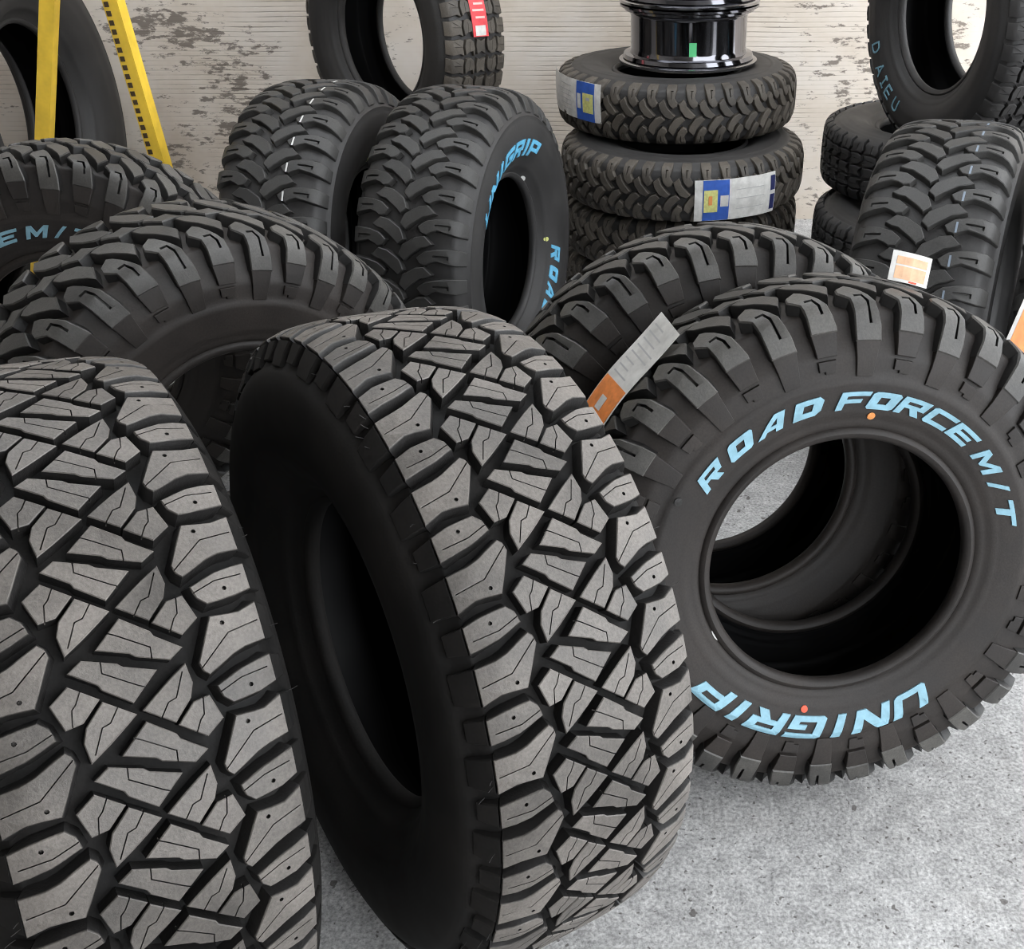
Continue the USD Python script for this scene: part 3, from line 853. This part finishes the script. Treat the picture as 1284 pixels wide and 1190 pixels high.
# ------------------------------------------------------------------ labels
def sheet(name, fn, a0, a1, b0, b1, na, nb, mat, parent, th=.0006):
    """a thin sheet with two faces and an edge: fn(a, b, lift) -> points"""
    A, B = np.meshgrid(np.linspace(a0, a1, na + 1), np.linspace(b0, b1, nb + 1), indexing='ij')
    top, bot = fn(A.ravel(), B.ravel(), th), fn(A.ravel(), B.ravel(), 0)
    V = np.r_[top, bot]
    n, w = len(top), nb + 1
    F = []
    for i in range(na):
        for j in range(nb):
            p = i * w + j
            F += [(p, p + w, p + w + 1), (p, p + w + 1, p + 1), (n + p, n + p + w + 1, n + p + w), (n + p, n + p + 1, n + p + w + 1)]
    edge = [i * w for i in range(na + 1)] + [na * w + j for j in range(1, nb + 1)] + [i * w + nb for i in range(na - 1, -1, -1)] + [j for j in range(nb - 1, 0, -1)]
    for i, p in enumerate(edge):
        q = edge[(i + 1) % len(edge)]
        F += [(p, n + p, q), (q, n + p, n + q)]
    tm = trimesh.Trimesh(V, np.array(F), process=False)
    if tm.volume < 0:
        tm.invert()
    return obj(name, tm, mat, parent)


def on_tire(t, M, bump):
    """(angle in degrees, u in metres) on a tire's tread, lifted by bump(angle, u)"""
    def fn(A, B, lift):
        P = t.wrap(np.stack([np.radians(A) * t.R, B, lift + bump(A, B) + 0 * A], -1), kd=False)
        return P @ np.asarray(M)[:3, :3].T + np.asarray(M)[:3, 3]
    return fn


t_mt = Tire(.397, MT_TOP, MT_DEPTH, .105)
M3 = pose(*T3)
lab = thing('paper_label', 'white and orange paper label stuck across the tread of the blue-lettered tire', 'label')
fn = on_tire(t_mt, M3, lambda A, B: .002 + .022 * np.clip((.052 - B) / .064, 0, 1) + .016 * np.clip((134 - A) / 14, 0, 1) ** 2)
shift = lambda f, d: (lambda A, B, l: f(A, B, l + d))
sheet('paper', fn, 123, 150, -.012, .052, 24, 6, PAPER, lab)
sheet('orange_panel', shift(fn, .0007), 138.2, 149.4, -.010, .050, 10, 5, ORANGE, lab, .0004)
sheet('round_emblem', shift(fn, .0013), 141.6, 144.6, .012, .026, 3, 3, PAPER, lab, .0003)
for q in np.linspace(125, 136.5, 8):
    sheet('print_line', shift(fn, .0007), q, q + .35, -.004, .042 - .01 * (int(q * 7) % 3), 1, 4, INK, lab, .0002)


def card(label, base, across, up, w, h, inks):
    root = thing('paper_label', label, 'label')
    base, across, up = (np.asarray(q, float) for q in (base, across, up))
    across, up = across / np.linalg.norm(across), up / np.linalg.norm(up)
    nrm = np.cross(across, up)
    nrm = nrm if nrm[1] < 0 else -nrm
    fn = lambda A, B, l: base + A[:, None] * across + B[:, None] * up + (l + .004 * np.sin(A / w * 3))[:, None] * nrm
    sheet('paper', fn, 0, w, 0, h, 6, 5, PAPER, root, .0007)
    for nm, x0, x1, y0, y1, m in inks:
        sheet(nm, shift(fn, .0008), x0 * w, x1 * w, y0 * h, y1 * h, 4, 2, m, root, .0003)
    return root


def at3(th, u, h=0):
    return (on_tire(t_mt, M3, lambda A, B: 0)(np.array([th]), np.array([u]), np.array([h])))[0]


p0, p1 = at3(78.6, .02), at3(70, .02)
card('small white card with pale orange print standing up from the top of the blue-lettered tire', p0 + (0, 0, .005), p1 - p0, (.012, .03, .05), .060, .042,
     [('print_band', .12, .90, .58, .84, PALE_OR), ('print_band', .12, .90, .10, .52, PALE_OR), ('print_spot', .5, .7, .02, .08, DOT_RED)])
p0, p1 = at3(50.5, .045), at3(40, .045)
card('orange label standing up from the tread at the right edge of the picture', p0 + (0, 0, -.002), p1 - p0, (.022, .02, .06), .07, .075,
     [('orange_panel', .09, .93, .03, .72, ORANGE)])


def stack_label(label, cx, cy, z0, z1, a0, a1, panels):
    root = thing('paper_label', label, 'label')
    zc = (z0 + z1) / 2

    def fn(A, B, l):
        r = .3795 + l + .002 * np.sin(A * .2) ** 2 - np.abs(B - zc) ** 2 * 1.2
        return np.stack([cx + r * np.cos(np.radians(A)), cy + r * np.sin(np.radians(A)), B], -1)
    sheet('paper', fn, a0, a1, z0, z1, 24, 6, PAPER, root)
    for nm, x0, x1, y0, y1, m, lv in panels:
        sheet(nm, shift(fn, .0012 + .0011 * lv), a0 + (a1 - a0) * x0, a0 + (a1 - a0) * x1, z0 + (z1 - z0) * y0, z0 + (z1 - z0) * y1, max(1, int(24 * (x1 - x0))), 6, m, root, .0003)
    return root


stack_label('white and blue label on the left of the top flat tire', .152, 3.525, .588, .697, -178, -128,
            [('blue_panel', .68, .93, .0, .99, BLUE, 0), ('emblem_panel', .78, .92, .22, .72, YELLOWISH, 1), ('white_mark', .70, .75, .3, .68, PAPER, 1),
             ('emblem_spot', .83, .88, .54, .62, INK, 2)] + [('print_line', .36, .60, q, q + .02, INK, 0) for q in (.18, .3, .42, .54, .66, .8)])
stack_label('wide white label with blue and yellow end on the second flat tire', .168, 3.361, .374, .490, -87, -46.5,
            [('blue_panel', .09, .38, .01, .99, BLUE, 0), ('emblem_panel', .10, .25, .22, .76, YELLOWISH, 1), ('emblem_spot', .15, .19, .4, .62, DOT_OR, 2),
             ('white_mark', .28, .37, .35, .62, PAPER, 1), ('navy_panel', .92, .99, .08, .46, NAVY, 0), ('navy_panel', .92, .99, .56, .92, NAVY, 0)] +
            [('print_line', .46, .82, q, q + .015, INK, 0) for q in (.25, .5, .72)])

M_b2 = pose(.37, .247, -.719, 3.619, -130.7, 3.4, zc=.777)
lab = thing('paper_label', 'red label with white foot on the tread of the back tire', 'label')
fn = on_tire(t_b2, M_b2, lambda A, B: .0015)
sheet('paper', fn, 4, 34, -.030, .030, 14, 6, RED, lab)
sheet('white_foot', shift(fn, .0008), 4.4, 8.6, -.020, .020, 3, 3, PAPER, lab, .0003)
for q in (11.5, 14.5, 17.2, 20.5, 24, 28):
    sheet('print_line', shift(fn, .0008), q, q + .9, -.022, .022 - .008 * (int(q) % 2), 1, 4, PINKISH, lab, .0002)


# ------------------------------------------------------------------ the yellow A-frame at the upper left
root = thing('yellow_frame', 'yellow steel A-frame standing against the left background, one leg perforated', 'frame', flatpose(-1.40, 2.76, 0))


def beam(p, q, wx, wy):
    p, q = np.array(p, float), np.array(q, float)
    d = (q - p) / np.linalg.norm(q - p)
    y = np.array([0, 1.0, 0])
    x = np.cross(y, d)
    V = [o + sx * wx / 2 * x + sy * wy / 2 * y for o in (p, q) for sx, sy in ((-1, -1), (1, -1), (1, 1), (-1, 1))]
    return trimesh.convex.convex_hull(np.array(V)), d, x


Lb, Lt = np.array([-.316, 0, .012]), np.array([.133, 0, 1.30])
Rb, Rt = np.array([.222, 0, .012]), np.array([.155, 0, 1.30])
m, d, x = beam(Lb, Lt, .035, .030)
leg = tag(obj('leg', m, YELLOW, root), 'plain yellow leg')
m, d, x = beam(Rb, Rt, .036, .044)
leg2 = tag(obj('leg', m, YELLOW, root), 'yellow leg with a row of dark slots')
for k in range(58):
    c = Rb + d * (.10 + k * .020) - x * .009
    hb = trimesh.creation.box((.0105, .004, .0115))
    T = np.eye(4)
    T[:3, 0], T[:3, 1], T[:3, 2], T[:3, 3] = x, (0, 1, 0), d, c + np.array([0, -.0222, 0])
    hb.apply_transform(T)
    obj('slot', hb, HOLE, leg2)
obj('apex_bracket', box(.10, .19, -.03, .03, 1.27, 1.36), YELLOW, root)
obj('foot', box(-.36, -.28, -.09, .09, 0, .02), YELLOW, root)
obj('foot', box(.18, .27, -.09, .09, 0, .02), YELLOW, root)
